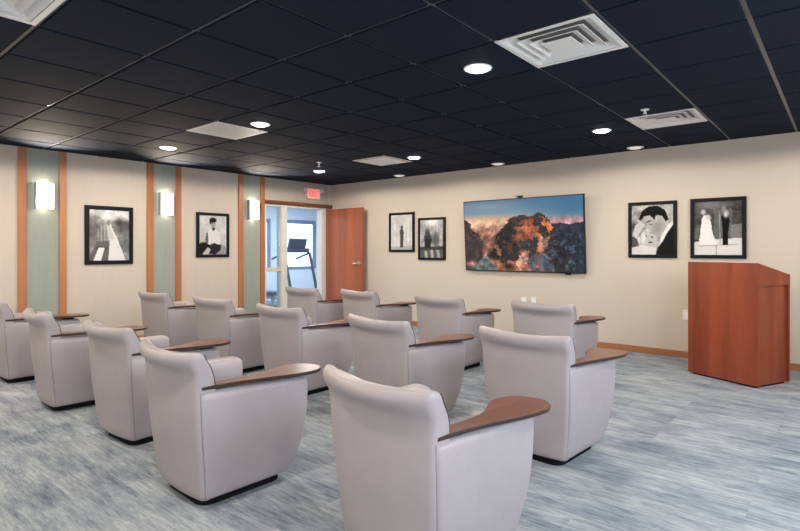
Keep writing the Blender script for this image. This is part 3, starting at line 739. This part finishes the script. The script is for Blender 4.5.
def sconce(y, label):
    t = thing('wall_sconce', (XL + .008, y, 1.785), label, 'wall lamp', group='wall lamps on the green panels')
    box('back_plate', (0, .012, -.075, .075, .02, .30), M['steel'], t, bev=.002)
    bm = bmesh.new()
    # open-topped frosted shade: front and two sides
    bx(bm, .078, .084, -.092, .092, 0, .315, bev=.001)
    bx(bm, .014, .078, -.092, -.087, 0, .315); bx(bm, .014, .078, .087, .092, 0, .315)
    from_bm('lamp_shade', bm, M['shade'], t)
    bm = bmesh.new()
    for s in (-1, 1): bx(bm, .012, .088, s * .096 - .003, s * .096 + .003, -.006, .321)
    from_bm('side_frame', bm, M['steel'], t)
    for tx, e, sz in ((1.9, 190, 1.75),):      # open top of the shade throws light up across the ceiling
        l = bpy.data.lights.new('sconce_uplight', 'SPOT'); l.energy = e; l.color = (1, .85, .66); l.spot_size = sz; l.spot_blend = 1; l.shadow_soft_size = .03
        o = bpy.data.objects.new('sconce_uplight', l); COL.objects.link(o); o.location = (XL + .055, y, 1.785 + .31)
        o.rotation_euler = Vector((tx, 0, 1)).to_track_quat('-Z', 'Y').to_euler()
    for zz, e in ((.315, .45), (0, .3)):
        l = bpy.data.lights.new('sconce_light', 'POINT'); l.energy = e; l.color = (1, .84, .64); l.shadow_soft_size = .02
        o = bpy.data.objects.new('sconce_light', l); COL.objects.link(o); o.location = (XL + .062, y, 1.785 + zz)
    bm = bmesh.new(); cyl(bm, (.045, 0, .16), .016, .16, 'Z', 16); from_bm('bulb', bm, M['bulb'], t, angle=40)
M['bulb'] = plain('warm_bulb', (.9, .9, .9), .4, emit=(1, .88, .70), es=.6)
sconce(2.175, 'glowing rectangular wall lamp nearest the left edge of the photo')
sconce(3.706, 'glowing rectangular wall lamp in the middle of the three on the left wall')
sconce(5.19, 'glowing rectangular wall lamp beside the doorway')

# exit sign above the doorway
t = thing('exit_sign', (XL, 6.51, 2.225), 'red illuminated exit sign with emergency lamp heads above the doorway', 'exit sign')
box('housing', (0, .05, -.155, .155, 0, .20), M['plastic_white'], t, bev=.006)
box('sign_face', (.05, .053, -.14, .14, .014, .186), M['exit_face'], t)
L = {'E': [(0, 0, .22, 1), (0, 0, 1, .16), (0, .42, .8, .58), (0, .84, 1, 1)], 'I': [(.36, 0, .64, 1)], 'T': [(.38, 0, .62, 1), (0, .84, 1, 1)]}
bm = bmesh.new(); lw, lh = .050, .125
for k, chx in enumerate('EXIT'):
    y0 = -.122 + k * .065; z0 = .038
    if chx == 'X':
        for (p0, p1) in (((0, 0), (1, 1)), ((0, 1), (1, 0))):
            ax_, az = p0; bx_, bz = p1; e = .14
            pts = [(y0 + lw * (ax_ + (e if ax_ == 0 else -e) * 0 + d_), z0 + lh * az) for d_ in (0, 0)]
            q = [(y0 + lw * ax_ - .006, z0 + lh * az), (y0 + lw * ax_ + .006, z0 + lh * az), (y0 + lw * bx_ + .006, z0 + lh * bz), (y0 + lw * bx_ - .006, z0 + lh * bz)]
            prism(bm, q, .053, .056, 'X')
    else:
        for (a0, b0, a1, b1) in L[chx]: bx(bm, .053, .056, y0 + lw * a0, y0 + lw * a1, z0 + lh * b0, z0 + lh * b1)
from_bm('lettering', bm, M['exit_red'], t)['label'] = 'red EXIT lettering'
for s in (-1, 1):
    bm = bmesh.new(); cyl(bm, (.045, s * .19, .165), .036, .05, 'X', 20, .028); cyl(bm, (.03, s * .165, .165), .012, .05, 'Y', 10)
    from_bm('lamp_head', bm, M['plastic_white'], t, angle=40)

# ------------------------------------------------------------------ ceiling fittings
def downlight(x, y, lab, on=True):
    z = CEIL - .004
    t = thing('ceiling_downlight', (x, y, z), lab, 'ceiling light', group='lit ceiling downlights' if on else 'ceiling lights along the front wall')
    bm = bmesh.new(); rings = []
    for r, dz in ((.098, 0), (.096, -.006), (.080, -.008), (.074, -.003)):
        rings.append([bm.verts.new((r * math.cos(i * PI / 18), r * math.sin(i * PI / 18), dz)) for i in range(36)])
    for a_, b2 in zip(rings, rings[1:]):
        for i in range(36): bm.faces.new((a_[i], a_[(i + 1) % 36], b2[(i + 1) % 36], b2[i]))
    from_bm('trim_ring', bm, M['white_metal'], t, angle=50)
    bm = bmesh.new(); cyl(bm, (0, 0, -.009), .062, .014, 'Z', 36, .074); from_bm('lens', bm, M['lamp'] if on else M['lamp_off'], t)
DL = [(-1.93, 3.12), (-4.43, 3.12), (-6.31, 3.12), (-1.95, 5.58), (-4.45, 5.58), (-6.36, 5.58)]
DLlab = ['brightest ceiling downlight, beside the large slatted vent at top', 'lit ceiling downlight by the vent in the left half of the ceiling',
         'lit ceiling downlight farthest left, near the left wall', 'lit ceiling downlight above the right end of the television',
         'lit ceiling downlight beside the flat vent near the room corner', 'lit ceiling downlight above the doorway near the exit sign']
for (x, y), lab in zip(DL, DLlab): downlight(x, y, lab)
for x, lab in ((-5.717, 'small white ceiling light by the front wall above the pair of slim photos'), (-3.85, 'small white ceiling light by the front wall above the television'), (-1.962, 'small white ceiling light by the front wall above the close-up photo')):
    downlight(x, 6.77, lab, False)
def spot(x, y, e, size=3.05, blend=.15, z=CEIL - .03, col=(1, .89, .75), r=.07):
    l = bpy.data.lights.new('downlight_beam', 'SPOT'); l.energy = e; l.spot_size = size; l.spot_blend = blend; l.shadow_soft_size = r; l.color = col
    o = bpy.data.objects.new('downlight_beam', l); COL.objects.link(o); o.location = (x, y, z)
EL = 80
for x in (-6.31, -4.43, -1.95, .5):
    for y in (5.58, 3.12, .66, -1.8): spot(x, y, EL)

# ceiling diffusers
def diffuser(a_, b_, style, lab):
    x, y = GX(b_) + .3048, GY(a_) + .3048; z = CEIL
    t = thing('ceiling_vent', (x, y, z), lab, 'air vent', group='white ceiling vents')
    h = .2965
    def ringf(bm, o, i, zo, zi, th=.004):
        # sloping square louvre from outer half-size o at zo to inner i at zi
        O = [(-o, -o), (o, -o), (o, o), (-o, o)]; I = [(-i, -i), (i, -i), (i, i), (-i, i)]
        vs = [[bm.verts.new((p[0], p[1], zz)) for p in q] for q, zz in ((O, zo), (I, zi), (I, zi + th), (O, zo + th))]
        for k in range(4):
            for j in range(4): bm.faces.new((vs[k][j], vs[k][(j + 1) % 4], vs[(k + 1) % 4][(j + 1) % 4], vs[(k + 1) % 4][j]))
    bm = bmesh.new(); ringf(bm, h, h - .03, -.006, -.006); from_bm('frame', bm, M['white_metal'], t)
    if style == 'louvre':
        for o_, i_, z0, z1 in ((.264, .208, -.002, .026), (.204, .152, -.005, .022), (.146, .098, -.008, .016)):
            bm = bmesh.new(); ringf(bm, o_, i_, z0, z1); from_bm('louvre', bm, M['white_metal'], t)
        bm = bmesh.new(); bx(bm, -.092, .092, -.092, .092, -.010, -.006, bev=.001); from_bm('centre_plate', bm, M['white_metal'], t)
    elif style == 'grille':
        bm = bmesh.new()
        for k in range(-6, 7): bx(bm, k * .043 - .008, k * .043 + .008, -.266, .266, -.003, .002)
        for k in range(-6, 7): bx(bm, -.266, .266, k * .043 - .008, k * .043 + .008, -.003, .012)
        from_bm('grille', bm, M['white_metal'], t)
    else:
        bm = bmesh.new(); bx(bm, -.25, .25, -.25, .25, -.012, -.006, bev=.002); from_bm('face_plate', bm, M['white_metal'], t)
    box('duct_box', (-.285, .285, -.285, .285, .032, .04), M['vent_dark'], t)
M['vent_dark'] = plain('dark_duct', (.25, .24, .23), .8)
diffuser(4, 8, 'louvre', 'large white slatted ceiling vent at the top beside the brightest downlight')
diffuser(8, 8, 'louvre', 'white slatted ceiling vent near the front wall above the close-up photo')
diffuser(4, 2, 'grille', 'white gridded ceiling vent in the left half of the ceiling')
diffuser(8, 2, 'plate', 'flat white ceiling vent near the far room corner')
diffuser(0, 5, 'louvre', 'white ceiling vent cut off by the top left corner')
def sprinkler(x, y, lab):
    t = thing('fire_sprinkler', (x, y, CEIL - .004), lab, 'sprinkler', group='ceiling sprinklers')
    bm = bmesh.new(); cyl(bm, (0, 0, -.003), .035, .006, 'Z', 24); from_bm('ceiling_plate', bm, M['white_metal'], t, angle=40)
    bm = bmesh.new(); cyl(bm, (0, 0, -.02), .010, .035, 'Z', 12)
    tube(bm, [(.010, 0, -.03), (.016, 0, -.045), (0, 0, -.06)], .003, 6); tube(bm, [(-.010, 0, -.03), (-.016, 0, -.045), (0, 0, -.06)], .003, 6)
    cyl(bm, (0, 0, -.062), .024, .003, 'Z', 16); from_bm('head', bm, M['white_metal'], t, angle=40)
sprinkler(-1.365, 4.99, 'small ceiling sprinkler in front of the far right vent')
sprinkler(-5.73, 5.02, 'small ceiling sprinkler in front of the downlight above the doorway')

# ------------------------------------------------------------------ light in the next room, daylight, camera
for y in (6.0, 8.6):
    l = bpy.data.lights.new('gym_panel_light', 'AREA'); l.energy = 95; l.shape = 'RECTANGLE'; l.size = 1.2; l.size_y = .6; l.color = (.82, .92, 1)  # unseen area lights added to brighten the next room
    o = bpy.data.objects.new('gym_panel_light', l); COL.objects.link(o); o.location = (-9.6, y, 2.58)
W = bpy.data.worlds.new('daylight'); sc.world = W; W.use_nodes = True
bg = W.node_tree.nodes['Background']; bg.inputs['Color'].default_value = (.80, .95, 1, 1); bg.inputs['Strength'].default_value = 2.2

cam = bpy.data.cameras.new('camera'); co = bpy.data.objects.new('camera', cam); COL.objects.link(co)
cam.sensor_width = 36; cam.lens = 530.2 / 800 * 36; cam.shift_y = -(265.5 - 249.84) / 800
cam.clip_start = .05
co.location = (0, 0, CAM_H); co.rotation_euler = (PI / 2, 0, .6997)
sc.camera = co
sc.view_settings.view_transform = 'Standard'; sc.view_settings.look = 'None'
sc.view_settings.gamma = 1; sc.view_settings.use_curve_mapping = False
sc.view_settings.exposure = 0.24
